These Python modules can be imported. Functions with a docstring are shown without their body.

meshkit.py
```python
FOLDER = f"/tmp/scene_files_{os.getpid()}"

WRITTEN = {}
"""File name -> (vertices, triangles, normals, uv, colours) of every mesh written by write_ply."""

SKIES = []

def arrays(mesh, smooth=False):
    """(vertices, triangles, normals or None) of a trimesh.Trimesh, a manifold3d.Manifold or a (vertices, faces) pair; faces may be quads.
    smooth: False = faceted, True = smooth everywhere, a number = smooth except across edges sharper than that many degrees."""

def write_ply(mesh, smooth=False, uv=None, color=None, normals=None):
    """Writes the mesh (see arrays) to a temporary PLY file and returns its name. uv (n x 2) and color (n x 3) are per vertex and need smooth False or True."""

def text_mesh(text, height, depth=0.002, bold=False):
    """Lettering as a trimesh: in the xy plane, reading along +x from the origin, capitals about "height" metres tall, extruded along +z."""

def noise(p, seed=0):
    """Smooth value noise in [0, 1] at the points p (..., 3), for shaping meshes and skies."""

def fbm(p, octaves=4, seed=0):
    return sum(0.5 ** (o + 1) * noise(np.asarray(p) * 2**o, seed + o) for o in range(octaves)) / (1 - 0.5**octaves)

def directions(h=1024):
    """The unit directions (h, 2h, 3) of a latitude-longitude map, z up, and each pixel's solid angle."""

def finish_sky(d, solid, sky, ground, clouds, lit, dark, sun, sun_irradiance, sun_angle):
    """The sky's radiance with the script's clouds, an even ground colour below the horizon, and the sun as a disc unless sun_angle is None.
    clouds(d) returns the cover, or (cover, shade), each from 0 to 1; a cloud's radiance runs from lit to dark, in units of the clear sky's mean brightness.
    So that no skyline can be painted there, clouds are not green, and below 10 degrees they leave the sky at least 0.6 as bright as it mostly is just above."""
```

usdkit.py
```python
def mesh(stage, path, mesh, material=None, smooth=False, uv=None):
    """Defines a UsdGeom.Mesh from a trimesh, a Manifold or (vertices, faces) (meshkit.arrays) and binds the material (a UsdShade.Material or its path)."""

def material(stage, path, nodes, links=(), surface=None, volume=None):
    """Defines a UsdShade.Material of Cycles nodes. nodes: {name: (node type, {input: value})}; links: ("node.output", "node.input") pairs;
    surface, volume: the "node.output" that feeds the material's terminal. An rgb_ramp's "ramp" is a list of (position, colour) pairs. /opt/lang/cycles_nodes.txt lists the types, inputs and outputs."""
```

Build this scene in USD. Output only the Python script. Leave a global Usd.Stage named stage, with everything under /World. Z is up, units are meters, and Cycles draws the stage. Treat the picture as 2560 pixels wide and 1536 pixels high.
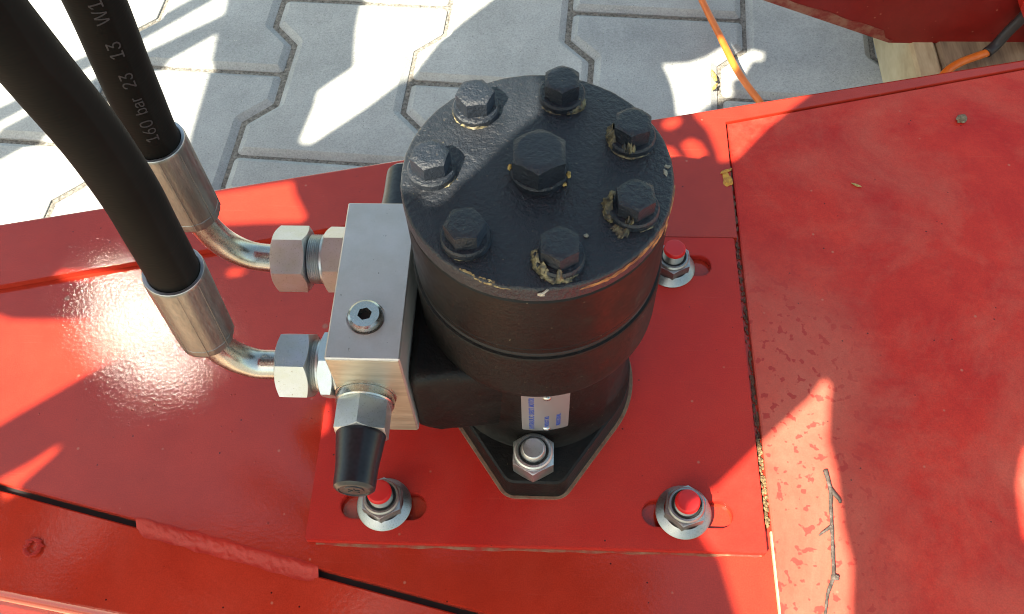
import math, random
import numpy as np, trimesh, shapely
from shapely.geometry import Polygon, Point, LineString, box as sbox
from shapely.ops import unary_union
import manifold3d as m3
from manifold3d import Manifold, CrossSection
from pxr import Usd, UsdGeom, UsdLux, UsdShade, Gf, Sdf, Vt
import usdkit, meshkit

stage = Usd.Stage.CreateInMemory()
UsdGeom.SetStageUpAxis(stage, 'Z'); UsdGeom.SetStageMetersPerUnit(stage, 1.0)
UsdGeom.Xform.Define(stage, '/World'); UsdGeom.Scope.Define(stage, '/World/Looks')
rng = random.Random(7); nrg = np.random.default_rng(7)

# ---------------------------------------------------------------- camera, sky, sun
cam = UsdGeom.Camera.Define(stage, '/World/camera')
R = [[0.99905, -0.017977, 0.039701], [0.035814, 0.85774, -0.512835], [-0.024834, 0.513769, 0.857569]]
C = [0.0052171, -0.2164919, 0.4383392]
M4 = Gf.Matrix4d(R[0][0], R[1][0], R[2][0], 0, R[0][1], R[1][1], R[2][1], 0, R[0][2], R[1][2], R[2][2], 0, C[0], C[1], C[2], 1)
cam.AddTransformOp().Set(M4)
cam.CreateHorizontalApertureAttr(36.0); cam.CreateVerticalApertureAttr(21.6)
cam.CreateFocalLengthAttr(36.0 * 2321.677 / 2560)
cam.CreateClippingRangeAttr(Gf.Vec2f(0.02, 1000.0))
EXPOSURE = 2.06
cam.CreateExposureAttr(EXPOSURE)

SUN_EL, SUN_AZ = math.radians(52), math.radians(230)          # azimuth of the direction towards the sun, from +x to +y
SD = np.array([math.cos(SUN_AZ) * math.cos(SUN_EL), math.sin(SUN_AZ) * math.cos(SUN_EL), math.sin(SUN_EL)])
sun = UsdLux.DistantLight.Define(stage, '/World/sun')
sun.CreateIntensityAttr(1.25); sun.CreateAngleAttr(0.45); sun.CreateColorAttr(Gf.Vec3f(1.0, 0.92, 0.74))
sun.GetPrim().CreateAttribute('inputs:normalize', Sdf.ValueTypeNames.Bool).Set(True)
sun.AddTransformOp().Set(Gf.Matrix4d().SetRotate(Gf.Rotation(Gf.Vec3d(0, 0, 1), Gf.Vec3d(*SD))))
dome = UsdLux.DomeLight.Define(stage, '/World/sky')
dome.CreateIntensityAttr(1.0)
sky_m = usdkit.material(stage, '/World/Looks/sky', {
    'sky': ('sky_texture', {'sky_type': 'single_scattering', 'sun_disc': False, 'sun_elevation': SUN_EL, 'sun_rotation': math.atan2(SD[0], SD[1]), 'aerosol_density': 2.0}),
    'tint': ('mix_color', {'blend_type': 'multiply', 'fac': 1.0, 'b': (1.0, 0.985, 0.76)}),
    'bg': ('background_shader', {'strength': 0.097})}, [('sky.color', 'tint.a'), ('tint.result', 'bg.color')], surface='bg.background')
UsdShade.MaterialBindingAPI.Apply(dome.GetPrim()).Bind(sky_m)
dome.GetPrim().SetCustomDataByKey('kind', 'structure')

# ---------------------------------------------------------------- helpers (all lengths below in millimetres)
used = {}
def path_for(parent, name):
    k = (parent, name); n = used.get(k, 0); used[k] = n + 1
    return f'{parent}/{name}' + (f'_{n:03d}' if n else '')
def setd(prim, **kw):
    for k, v in kw.items():
        if v: prim.SetCustomDataByKey(k, v)
LOC = {}
def thing(name, label=None, cat=None, loc=(0, 0, 0), group=None, kind=None):
    p = path_for('/World', name); x = UsdGeom.Xform.Define(stage, p)
    x.AddTranslateOp().Set(Gf.Vec3d(*[c * .001 for c in loc])); LOC[p] = np.array(loc, float)
    setd(x.GetPrim(), label=label, category=cat, group=group, kind=kind)
    return p
def arr(m):
    if isinstance(m, Manifold):
        q = m.to_mesh(); return np.array(q.vert_properties[:, :3], float), np.array(q.tri_verts, int)
    if isinstance(m, tuple): return np.array(m[0], float), np.array(m[1], int)
    return np.array(m.vertices, float), np.array(m.faces, int)
def join(*ms):
    V, F, n = [], [], 0
    for m in ms:
        v, f = arr(m); V.append(v); F.append(f + n); n += len(v)
    return np.vstack(V), np.vstack(F)
def part(parent, name, m, mat, smooth=35, label=None, kind=None):
    """one Mesh prim under a thing or a part; world millimetres in, metres relative to the thing out"""
    v, f = arr(m); root = '/' + '/'.join(parent.split('/')[1:3])
    if f.shape[1] == 4: f = np.vstack([f[:, [0, 1, 2]], f[:, [0, 2, 3]]])
    v = (v - LOC.get(root, np.zeros(3))) * .001
    p = path_for(parent, name)
    usdkit.mesh(stage, p, (v, f), mat, smooth)
    setd(stage.GetPrimAtPath(p), label=label, kind=kind)
    return p
def single(name, m, mat, label, cat, smooth=35, group=None, kind=None, loc=None):
    v, f = arr(m); p = path_for('/World', name)
    o = np.array(loc if loc is not None else [(v[:, 0].min() + v[:, 0].max()) / 2, (v[:, 1].min() + v[:, 1].max()) / 2, v[:, 2].min()])
    if f.shape[1] == 4: f = np.vstack([f[:, [0, 1, 2]], f[:, [0, 2, 3]]])
    g = usdkit.mesh(stage, p, ((v - o) * .001, f), mat, smooth)
    g.AddTranslateOp().Set(Gf.Vec3d(*(o * .001)))
    setd(g.GetPrim(), label=label, category=cat, group=group, kind=kind)
    return p
def xf(m, rot=None, t=(0, 0, 0)):
    v, f = arr(m)
    if rot is not None: v = v @ np.array(rot).T
    return v + np.array(t), f
def frame(axis, up=(0, 0, 1)):
    """rotation whose z column is the axis"""
    z = np.array(axis, float); z /= np.linalg.norm(z); u = np.array(up, float)
    if abs(z @ u) > .98: u = np.array([0, 1., 0])
    x = np.cross(u, z); x /= np.linalg.norm(x); y = np.cross(z, x)
    return np.stack([x, y, z], 1)
def rotz(a): c, s = math.cos(a), math.sin(a); return np.array([[c, -s, 0], [s, c, 0], [0, 0, 1]])
def lathe(prof, n=96, a0=0.0, closed=True):
    """revolve an (r, z) profile about z; open ends on the axis are closed by r = 0 points"""
    prof = np.array(prof, float); th = a0 + np.arange(n) * 2 * math.pi / n; k = len(prof)
    V = np.stack([prof[None, :, 0] * np.cos(th)[:, None], prof[None, :, 0] * np.sin(th)[:, None], np.repeat(prof[None, :, 1], n, 0)], -1).reshape(-1, 3)
    F = []
    for i in range(n):
        j = (i + 1) % n
        for q in range(k - 1):
            a, b, c, d = i * k + q, j * k + q, j * k + q + 1, i * k + q + 1
            if prof[q, 0] > 1e-9: F.append((a, b, c) if prof[q + 1, 0] > 1e-9 else (a, b, d))
            if prof[q + 1, 0] > 1e-9: F.append((a, c, d))
    return V, np.array(F)
def rim(r, z, c, n=4, inside=True):
    """rounded outer edge at radius r, top z, radius c: profile going from (r, z-c) to (r-c, z)"""
    return [(r - c + c * math.cos(t), z - c + c * math.sin(t)) for t in np.linspace(0, math.pi / 2, n)]
def catmull(P, n=10):
    P = np.array(P, float); Q = np.vstack([2 * P[0] - P[1], P, 2 * P[-1] - P[-2]]); out = []
    for i in range(1, len(Q) - 2):
        for t in np.linspace(0, 1, n, endpoint=False):
            a, b, c, d = Q[i - 1:i + 3]
            out.append(.5 * ((2 * b) + (c - a) * t + (2 * a - 5 * b + 4 * c - d) * t * t + (-a + 3 * b - 3 * c + d) * t ** 3))
    out.append(P[-1]); return np.array(out)
def frames(P):
    T = np.gradient(P, axis=0); T /= np.linalg.norm(T, axis=1, keepdims=True)
    u = np.array([0, 0, 1.]) if abs(T[0, 2]) < .9 else np.array([1., 0, 0])
    N = [np.cross(T[0], u)]; N[0] /= np.linalg.norm(N[0])
    for i in range(1, len(P)):
        v = N[-1] - T[i] * (N[-1] @ T[i]); N.append(v / np.linalg.norm(v))
    N = np.array(N); return T, N, np.cross(T, N)
def tube(P, r, n=32, cap=True):
    P = np.array(P, float); r = np.broadcast_to(r, len(P)); T, N, B = frames(P)
    th = np.arange(n) * 2 * math.pi / n
    V = (P[:, None] + r[:, None, None] * (np.cos(th)[None, :, None] * N[:, None] + np.sin(th)[None, :, None] * B[:, None])).reshape(-1, 3)
    F = []
    for i in range(len(P) - 1):
        for j in range(n):
            k = (j + 1) % n; a, b, c, d = i * n + j, i * n + k, (i + 1) * n + k, (i + 1) * n + j
            F += [(a, b, c), (a, c, d)]
    if cap:
        V = np.vstack([V, P[0], P[-1]]); a, b = len(V) - 2, len(V) - 1; m = (len(P) - 1) * n
        for j in range(n): F += [(a, (j + 1) % n, j), (b, m + j, m + (j + 1) % n)]
    return V, np.array(F)
def poly_cs(P):
    g = P if isinstance(P, (Polygon,)) else Polygon(P)
    g = g.buffer(0); g = shapely.geometry.polygon.orient(g)
    return CrossSection([np.array(g.exterior.coords)[:-1]] + [np.array(h.coords)[:-1] for h in g.interiors], m3.FillRule.EvenOdd)
def slab(P, z0, z1, bev=0.0):
    """a plate between z0 and z1 with a small chamfer round its top edges"""
    g = P if isinstance(P, Polygon) else Polygon(P)
    if bev <= 0: return Manifold.extrude(poly_cs(g), z1 - z0).translate((0, 0, z0))
    lay = [Manifold.extrude(poly_cs(g), z1 - z0 - bev).translate((0, 0, z0))]
    k = 3
    for i in range(k):                                                  # stepped into a rounded edge of fine steps, smooth shaded
        t0, t1 = i / k, (i + 1) / k
        lay.append(Manifold.extrude(poly_cs(g.buffer(-bev * (1 - math.sqrt(1 - t1 * t1)) , join_style=2)), bev * (t1 - t0)).translate((0, 0, z1 - bev + bev * t0)))
    m = lay[0]
    for q in lay[1:]: m = m + q
    return m
def ringslab(P, z0, z1, bev, step=4.0, r=0.0, side=True, tilt=None):
    """a plate whose top edge is one clean chamfer: P is resampled, the top ring inset by bev"""
    g = Polygon(P) if not isinstance(P, Polygon) else P
    if r: g = g.buffer(-r).buffer(r, quad_segs=6)
    g = shapely.geometry.polygon.orient(g); L = g.exterior
    ins = g.buffer(-bev, join_style=2)
    pts = []
    co = np.array(L.coords)
    for a, b in zip(co[:-1], co[1:]):
        n = max(1, int(np.hypot(*(b - a)) / step))
        for t in range(n): pts.append(a + (b - a) * t / n)
    pts = np.array(pts); n = len(pts)
    il = ins.exterior
    top = np.array([il.interpolate(il.project(Point(p))).coords[0] for p in pts])
    V2, F2 = trimesh.creation.triangulate_polygon(Polygon(top).buffer(0), engine='earcut')
    V = np.vstack([np.c_[pts, np.full(n, z0)], np.c_[pts, np.full(n, z1 - bev * .7)], np.c_[top, np.full(n, z1)]])
    F = []
    for i in range(n):
        j = (i + 1) % n
        for o in (0, n): F += [(o + i, o + j, o + n + j), (o + i, o + n + j, o + n + i)]
    return join((V, np.array(F)), (np.c_[V2, np.full(len(V2), z1)], F2))
def hexnut(af, h, ch=.10, hole=0.0, rot=0.0, both=True, k=1.15):
    c = af / math.sqrt(3)
    hx = Manifold.extrude(CrossSection([[(c * math.cos(rot + k * math.pi / 3), c * math.sin(rot + k * math.pi / 3)) for k in range(6)]]), h)
    d = (c - af / 2) * k; s = d * .55; lo = s if both else 0
    pf = [(0, 0), (c + .1 - (d + .1 if both else 0), 0), (c + .1, lo if both else 0), (c + .1, h - s), (c - d, h), (0, h)]
    m = hx ^ Manifold.revolve(CrossSection([pf]), 64)
    if hole: m = m - Manifold.cylinder(h * 3, hole, hole, 40).translate((0, 0, -h))
    return m
def lump(c, s, seed, sub=2, amp=.35, rot=None):
    m = trimesh.creation.icosphere(subdivisions=sub, radius=1.0); v = np.array(m.vertices)
    v = v * (1 + amp * (meshkit.noise(v * 1.7 + seed * 9.1, seed)[:, None] * 2 - 1)) * np.array(s)
    if rot is not None: v = v @ np.array(rot).T
    return v + np.array(c), np.array(m.faces)

# ---------------------------------------------------------------- materials
LK = '/World/Looks/'
def mat(name, nodes, links, surface='p.BSDF'): return usdkit.material(stage, LK + name, nodes, links, surface=surface)
def ramp(*st): return {'ramp': list(st)}
def g3(x): return (x, x, x)

def red_paint(name, c0, c1, dust_light, rough, peel, peel_scale, dust_light_amt, spots=False, glare=None, mud=True, rspan=.25, spec=.5):
    N = {'g': ('geometry', {}),
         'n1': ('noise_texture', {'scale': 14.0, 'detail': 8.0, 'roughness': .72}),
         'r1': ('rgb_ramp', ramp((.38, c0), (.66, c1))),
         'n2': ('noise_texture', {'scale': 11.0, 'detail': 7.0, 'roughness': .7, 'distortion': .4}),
         'd': ('map_range', {'from_min': .44, 'from_max': .72, 'to_min': 0.0, 'to_max': dust_light_amt}),
         'mx': ('mix_color', {'b': dust_light}),
         'nf': ('noise_texture', {'scale': 1500.0, 'detail': 2.0}),
         'rf': ('rgb_ramp', ramp((.3, g3(.80)), (.7, g3(1.14)))),
         'mf': ('mix_color', {'blend_type': 'multiply', 'fac': .7, 'use_clamp_result': False}),
         'v': ('voronoi_texture', {'scale': 150.0}), 'vr': ('rgb_ramp', ramp((.05, g3(1)), (.085, g3(0)))),
         'vs': ('noise_texture', {'scale': 60.0}), 'vm': ('math', {'math_type': 'greater_than', 'value2': .56}), 'vx': ('math', {'math_type': 'multiply'}),
         'sp': ('mix_color', {'b': (.05, .006, .006)}),
         'pe': ('noise_texture', {'scale': peel_scale, 'detail': 2.0, 'roughness': .45}),
         'pe2': ('noise_texture', {'scale': peel_scale * 4, 'detail': 1.0}),
         'pm': ('mix_float', {'fac': .25}),
         'b': ('bump', {'strength': peel, 'distance': .0006}),
         'ro': ('map_range', {'from_min': .4, 'from_max': .75, 'to_min': rough, 'to_max': min(1, rough + rspan)}),
         'p': ('principled_bsdf', {'ior': 1.5, 'specular_ior_level': spec})}
    L = [('g.position', 'n1.vector'), ('g.position', 'n2.vector'), ('g.position', 'nf.vector'), ('g.position', 'v.vector'), ('g.position', 'vs.vector'), ('g.position', 'pe.vector'), ('g.position', 'pe2.vector'),
         ('n1.fac', 'r1.fac'), ('n2.fac', 'd.value'), ('d.result', 'mx.fac'), ('r1.color', 'mx.a'), ('nf.fac', 'rf.fac'), ('mx.result', 'mf.a'), ('rf.color', 'mf.b'),
         ('v.distance', 'vr.fac'), ('vs.fac', 'vm.value1'), ('vr.color', 'vx.value1'), ('vm.value', 'vx.value2'), ('vx.value', 'sp.fac'), ('mf.result', 'sp.a'),
         ('pe.fac', 'pm.a'), ('pe2.fac', 'pm.b'), ('pm.result', 'b.height'), ('b.normal', 'p.normal'), ('n2.fac', 'ro.value'), ('ro.result', 'p.roughness')]
    N |= {'sm1': ('mapping', {'rotation': (0, 0, .5), 'scale': (14, 900, 1)}), 'sn1': ('noise_texture', {'scale': 1.0, 'detail': 2.0}), 'sr1': ('map_range', {'from_min': .70, 'from_max': .76, 'to_min': 0, 'to_max': .16, 'clamp': True}),
          'sm2': ('mapping', {'rotation': (0, 0, -1.0), 'scale': (18, 1100, 1)}), 'sn2': ('noise_texture', {'scale': 1.0, 'detail': 2.0}), 'sr2': ('map_range', {'from_min': .72, 'from_max': .78, 'to_min': 0, 'to_max': .14, 'clamp': True}),
          'sa': ('math', {'math_type': 'add'}), 'sx1': ('mix_color', {'b': (.55, .16, .11)}),
          'tv': ('voronoi_texture', {'scale': 95.0}), 'tr': ('rgb_ramp', ramp((.04, g3(.6)), (.09, g3(0)))), 'tc': ('separate_color', {}), 'tg': ('math', {'math_type': 'greater_than', 'value2': .72}), 'tm': ('math', {'math_type': 'multiply'}), 'tx': ('mix_color', {'b': (.46, .17, .11)})}
    L += [('g.position', 'sm1.vector'), ('sm1.vector', 'sn1.vector'), ('sn1.fac', 'sr1.value'), ('g.position', 'sm2.vector'), ('sm2.vector', 'sn2.vector'), ('sn2.fac', 'sr2.value'), ('sr1.result', 'sa.value1'), ('sr2.result', 'sa.value2'), ('sa.value', 'sx1.fac'), ('sp.result', 'sx1.a'),
          ('g.position', 'tv.vector'), ('tv.distance', 'tr.fac'), ('tv.color', 'tc.color'), ('tc.g', 'tg.value1'), ('tr.color', 'tm.value1'), ('tg.value', 'tm.value2'), ('tm.value', 'tx.fac'), ('sx1.result', 'tx.a')]
    last = 'tx.result'
    if mud:
        N |= {'mv': ('voronoi_texture', {'scale': 27.0, 'randomness': 1.0}), 'mr': ('rgb_ramp', ramp((.02, g3(1)), (.055, g3(0)))),
              'mn': ('noise_texture', {'scale': 400.0, 'detail': 3.0}), 'mq': ('math', {'math_type': 'multiply'}), 'mc': ('math', {'math_type': 'greater_than', 'value2': .62}),
              'sx': ('separate_color', {}), 'mz': ('math', {'math_type': 'multiply'}), 'mm': ('mix_color', {'b': (.27, .22, .15)})}
        L += [('g.position', 'mv.vector'), ('mv.distance', 'mr.fac'), ('g.position', 'mn.vector'), ('mr.color', 'mq.value1'), ('mn.fac', 'mq.value2'), ('mv.color', 'sx.color'), ('sx.r', 'mc.value1'),
              ('mq.value', 'mz.value1'), ('mc.value', 'mz.value2'), ('mz.value', 'mm.fac'), (last, 'mm.a')]
        last = 'mm.result'
    if spots:      # washed drip spots in the dust, in a band along the sheet's edge
        N |= {'sep': ('separate_xyz', {}), 'band': ('map_range', {'from_min': .140, 'from_max': .185, 'to_min': 1, 'to_max': 0, 'clamp': True}),
              'yb': ('map_range', {'from_min': .10, 'from_max': .03, 'to_min': 0, 'to_max': 1, 'clamp': True}),
              'sv': ('noise_texture', {'scale': 190.0, 'detail': 2.5, 'roughness': .5}), 'st': ('map_range', {'from_min': .585, 'from_max': .62, 'to_min': 0, 'to_max': .75, 'clamp': True}),
              's1': ('math', {'math_type': 'multiply'}), 's2': ('math', {'math_type': 'multiply'}),
              'bd': ('math', {'math_type': 'multiply', 'value2': .30}), 'bm': ('mix_color', {'b': (.45, .15, .10)}), 'b1': ('math', {'math_type': 'multiply'}), 'sm': ('mix_color', {'b': (.36, .022, .018)})}
        L += [('g.position', 'sep.vector'), ('sep.x', 'band.value'), ('sep.y', 'yb.value'), ('g.position', 'sv.vector'), ('sv.fac', 'st.value'), ('st.result', 's1.value1'), ('band.result', 's1.value2'),
              ('s1.value', 's2.value1'), ('yb.result', 's2.value2'), ('band.result', 'b1.value1'), ('yb.result', 'b1.value2'), ('b1.value', 'bd.value1'), ('bd.value', 'bm.fac'), (last, 'bm.a'), ('bm.result', 'sm.a'), ('s2.value', 'sm.fac')]
        last = 'sm.result'
    if glare:      # wrinkled thick paint in one area
        N |= {'gs': ('vector_math', {'math_type': 'distance', 'vector2': glare[:3]}), 'gm': ('map_range', {'from_min': .02, 'from_max': .085, 'to_min': glare[3], 'to_max': peel, 'clamp': True}),
              'gr': ('map_range', {'from_min': .03, 'from_max': .10, 'to_min': .2, 'to_max': 1.0, 'clamp': True}), 'gq': ('math', {'math_type': 'multiply'})}
        L += [('g.position', 'gs.vector1'), ('gs.value', 'gm.value'), ('gm.result', 'b.strength')]
    L.append((last, 'p.base_color'))
    return mat(name, N, L)

RED_L = red_paint('red_gloss', (.35, .024, .011), (.43, .032, .015), (.42, .075, .045), .08, .09, 480.0, .12, glare=(-.215, .030, .002, .25), rspan=.11, spec=.55)
RED_P = red_paint('red_plate', (.42, .016, .010), (.49, .022, .012), (.42, .075, .05), .40, .10, 380.0, .18, spec=.32)
RED_C = red_paint('red_cover', (.43, .011, .006), (.58, .034, .016), (.52, .13, .085), .44, .12, 350.0, .60, spec=.32, spots=True)  # broad dust and tone variation also stands in for soft partial light
RED_W = red_paint('red_weld_paint', (.33, .015, .009), (.40, .021, .012), (.42, .14, .10), .40, .2, 500.0, .15, spec=.22, mud=False)
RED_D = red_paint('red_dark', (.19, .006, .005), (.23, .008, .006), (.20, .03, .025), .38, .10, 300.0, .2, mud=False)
RED_E = mat('red_worn_edge', {'g': ('geometry', {}), 'n': ('noise_texture', {'scale': 60.0, 'detail': 6.0, 'roughness': .7}), 'r': ('rgb_ramp', ramp((.40, (.20, .02, .015)), (.52, (.26, .09, .06)), (.66, (.30, .16, .11)))),
            'p': ('principled_bsdf', {'roughness': .55})}, [('g.position', 'n.vector'), ('n.fac', 'r.fac'), ('r.color', 'p.base_color')])
RED_BOLT = mat('red_touch_up', {'g': ('geometry', {}), 'n': ('noise_texture', {'scale': 700.0, 'detail': 2.0}), 'b': ('bump', {'strength': .2, 'distance': .0004}), 'p': ('principled_bsdf', {'base_color': (.52, .014, .014), 'roughness': .34})},
            [('g.position', 'n.vector'), ('n.fac', 'b.height'), ('b.normal', 'p.normal')])

def black_paint(name, c, rough, bump, scale, rust=0.0, spec=.5):
    return mat(name, {'g': ('geometry', {}), 'n': ('noise_texture', {'scale': scale, 'detail': 5.0, 'roughness': .6}), 'n2': ('noise_texture', {'scale': 45.0, 'detail': 6.0, 'roughness': .7}),
        'r': ('rgb_ramp', ramp((.35, c), (.62, tuple(x * 1.7 for x in c)), (.80, tuple(x * 1.7 + rust * y for x, y in zip(c, (.05, .035, .02)))))),
        'v': ('voronoi_texture', {'scale': 230.0}), 'vr': ('rgb_ramp', ramp((.04, g3(1)), (.08, g3(0)))), 'sp': ('mix_color', {'b': (.10, .08, .05)}),
        'ro': ('map_range', {'from_min': .35, 'from_max': .7, 'to_min': rough - .1, 'to_max': rough + .18}), 'b': ('bump', {'strength': bump, 'distance': .0009}), 'p': ('principled_bsdf', {'ior': 1.5, 'specular_ior_level': spec})},
        [('g.position', 'n.vector'), ('g.position', 'n2.vector'), ('n2.fac', 'r.fac'), ('g.position', 'v.vector'), ('v.distance', 'vr.fac'), ('vr.color', 'sp.fac'), ('r.color', 'sp.a'), ('sp.result', 'p.base_color'),
         ('n2.fac', 'ro.value'), ('ro.result', 'p.roughness'), ('n.fac', 'b.height'), ('b.normal', 'p.normal')])
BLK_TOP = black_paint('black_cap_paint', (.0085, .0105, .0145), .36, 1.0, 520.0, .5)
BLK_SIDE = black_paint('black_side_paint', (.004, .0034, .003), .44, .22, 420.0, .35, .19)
BLK_CAST = black_paint('black_cast_iron', (.0045, .004, .0036), .50, .45, 520.0, .4, .22)
BLK_BOLT = black_paint('black_bolt_paint', (.006, .0085, .0135), .36, .9, 700.0, .4)
DARK = mat('dark_gap', {'p': ('principled_bsdf', {'base_color': (.008, .007, .007), 'roughness': .7})}, [])
PLASTIC = mat('black_plastic', {'g': ('geometry', {}), 'n': ('noise_texture', {'scale': 500.0, 'detail': 4.0}), 'ro': ('map_range', {'to_min': .22, 'to_max': .42}), 'p': ('principled_bsdf', {'base_color': (.010, .010, .012)})},
    [('g.position', 'n.vector'), ('n.fac', 'ro.value'), ('ro.result', 'p.roughness')])
RUBBER = mat('rubber', {'g': ('geometry', {}), 'w': ('noise_texture', {'scale': 1.0, 'detail': 2.0}), 'mp': ('mapping', {'scale': (260, 260, 1500)}), 'n2': ('noise_texture', {'scale': 40.0, 'detail': 5.0}),
    'r': ('rgb_ramp', ramp((.3, (.003, .0027, .0024)), (.7, (.006, .0054, .0048)))), 'b': ('bump', {'strength': .35, 'distance': .0003}), 'p': ('principled_bsdf', {'roughness': .66, 'specular_ior_level': .09})},
    [('g.position', 'mp.vector'), ('mp.vector', 'w.vector'), ('w.fac', 'b.height'), ('b.normal', 'p.normal'), ('g.position', 'n2.vector'), ('n2.fac', 'r.fac'), ('r.color', 'p.base_color')])
HOSE_TXT = mat('hose_print', {'p': ('principled_bsdf', {'base_color': (.019, .019, .024), 'roughness': .6})}, [])
def steel(name, a, b, r0, r1, bump=.05, scale=90.0, stretch=(1, 1, 1), aniso=0.0, stain=(.25, .22, .18), stain_at=.72):
    return mat(name, {'g': ('geometry', {}), 'mp': ('mapping', {'scale': stretch}), 'n': ('noise_texture', {'scale': scale, 'detail': 6.0, 'roughness': .65}), 'r': ('rgb_ramp', ramp((.32, a), (.66, b))),
        'f': ('noise_texture', {'scale': 1400.0, 'detail': 3.0}), 'v': ('noise_texture', {'scale': 330.0, 'detail': 3.0, 'roughness': .6}), 'vr': ('rgb_ramp', ramp((stain_at - .04, g3(0)), (stain_at, g3(.8)))), 'sp': ('mix_color', {'b': stain}),
        'ro': ('map_range', {'from_min': .3, 'from_max': .7, 'to_min': r0, 'to_max': r1}), 'b': ('bump', {'strength': bump, 'distance': .0004}), 'p': ('principled_bsdf', {'metallic': 1.0})},
        [('g.position', 'mp.vector'), ('mp.vector', 'n.vector'), ('n.fac', 'r.fac'), ('mp.vector', 'f.vector'), ('g.position', 'v.vector'), ('v.fac', 'vr.fac'), ('vr.color', 'sp.fac'), ('r.color', 'sp.a'), ('sp.result', 'p.base_color'),
         ('f.fac', 'ro.value'), ('ro.result', 'p.roughness'), ('f.fac', 'b.height'), ('b.normal', 'p.normal')])
ZINC = steel('zinc_plated_steel', (.46, .47, .42), (.53, .54, .58), .32, .48, .12, 70.0)
ZINC_BRIGHT = steel('bright_zinc', (.40, .39, .33), (.52, .53, .53), .18, .32, .05, 70.0, stain_at=.82)
NUT_Z = steel('dull_zinc_nut', (.27, .27, .25), (.36, .36, .36), .30, .46, .15, 90.0)
THREAD = steel('dull_thread', (.16, .14, .12), (.26, .24, .22), .36, .5, .1)
PIPE = steel('yellow_passivated_pipe', (.36, .345, .29), (.45, .45, .44), .20, .34, .05, 60.0, stain_at=.8)
FERR = steel('ferrule_steel', (.18, .172, .158), (.27, .262, .245), .36, .54, .25, 120.0, (1, 1, .3))
FERR_RIM = steel('ferrule_rim', (.42, .43, .46), (.50, .52, .54), .4, .55, .1)
BLOCK = steel('milled_steel', (.52, .475, .425), (.60, .55, .515), .46, .58, .10, 60.0, stain=(.26, .24, .21), stain_at=.74)
BLOCK_F = steel('saw_cut_steel', (.46, .41, .31), (.62, .56, .45), .40, .55, .35, 120.0, (.25, 1, 3.0))
ALU = mat('label_foil', {'g': ('geometry', {}), 'n': ('noise_texture', {'scale': 260.0, 'detail': 3.0}), 'b': ('bump', {'strength': .12, 'distance': .0005}), 'p': ('principled_bsdf', {'base_color': (.32, .305, .305), 'metallic': .6, 'roughness': .42})}, [('g.position', 'n.vector'), ('n.fac', 'b.height'), ('b.normal', 'p.normal')])
BLUE = mat('blue_ink', {'p': ('principled_bsdf', {'base_color': (.035, .07, .30), 'roughness': .5})}, [])
def rough_mat(name, cols, scale, rough=.8, bump=.6, dist=.0006, detail=6.0, stretch=(1, 1, 1)):
    return mat(name, {'g': ('geometry', {}), 'mp': ('mapping', {'scale': stretch}), 'n': ('noise_texture', {'scale': scale, 'detail': detail, 'roughness': .68}), 'r': ('rgb_ramp', ramp(*cols)), 'b': ('bump', {'strength': bump, 'distance': dist}), 'p': ('principled_bsdf', {'roughness': rough})},
        [('g.position', 'mp.vector'), ('mp.vector', 'n.vector'), ('n.fac', 'r.fac'), ('r.color', 'p.base_color'), ('n.fac', 'b.height'), ('b.normal', 'p.normal')])
PUTTY = rough_mat('yellow_residue', [(.40, (.012, .013, .014)), (.50, (.08, .065, .035)), (.66, (.24, .20, .10))], 330.0, .5)
SANDY = rough_mat('sandy_grime', [(.35, (.04, .025, .014)), (.52, (.17, .11, .05)), (.7, (.36, .27, .13))], 700.0, .9, 1.0)
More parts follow.
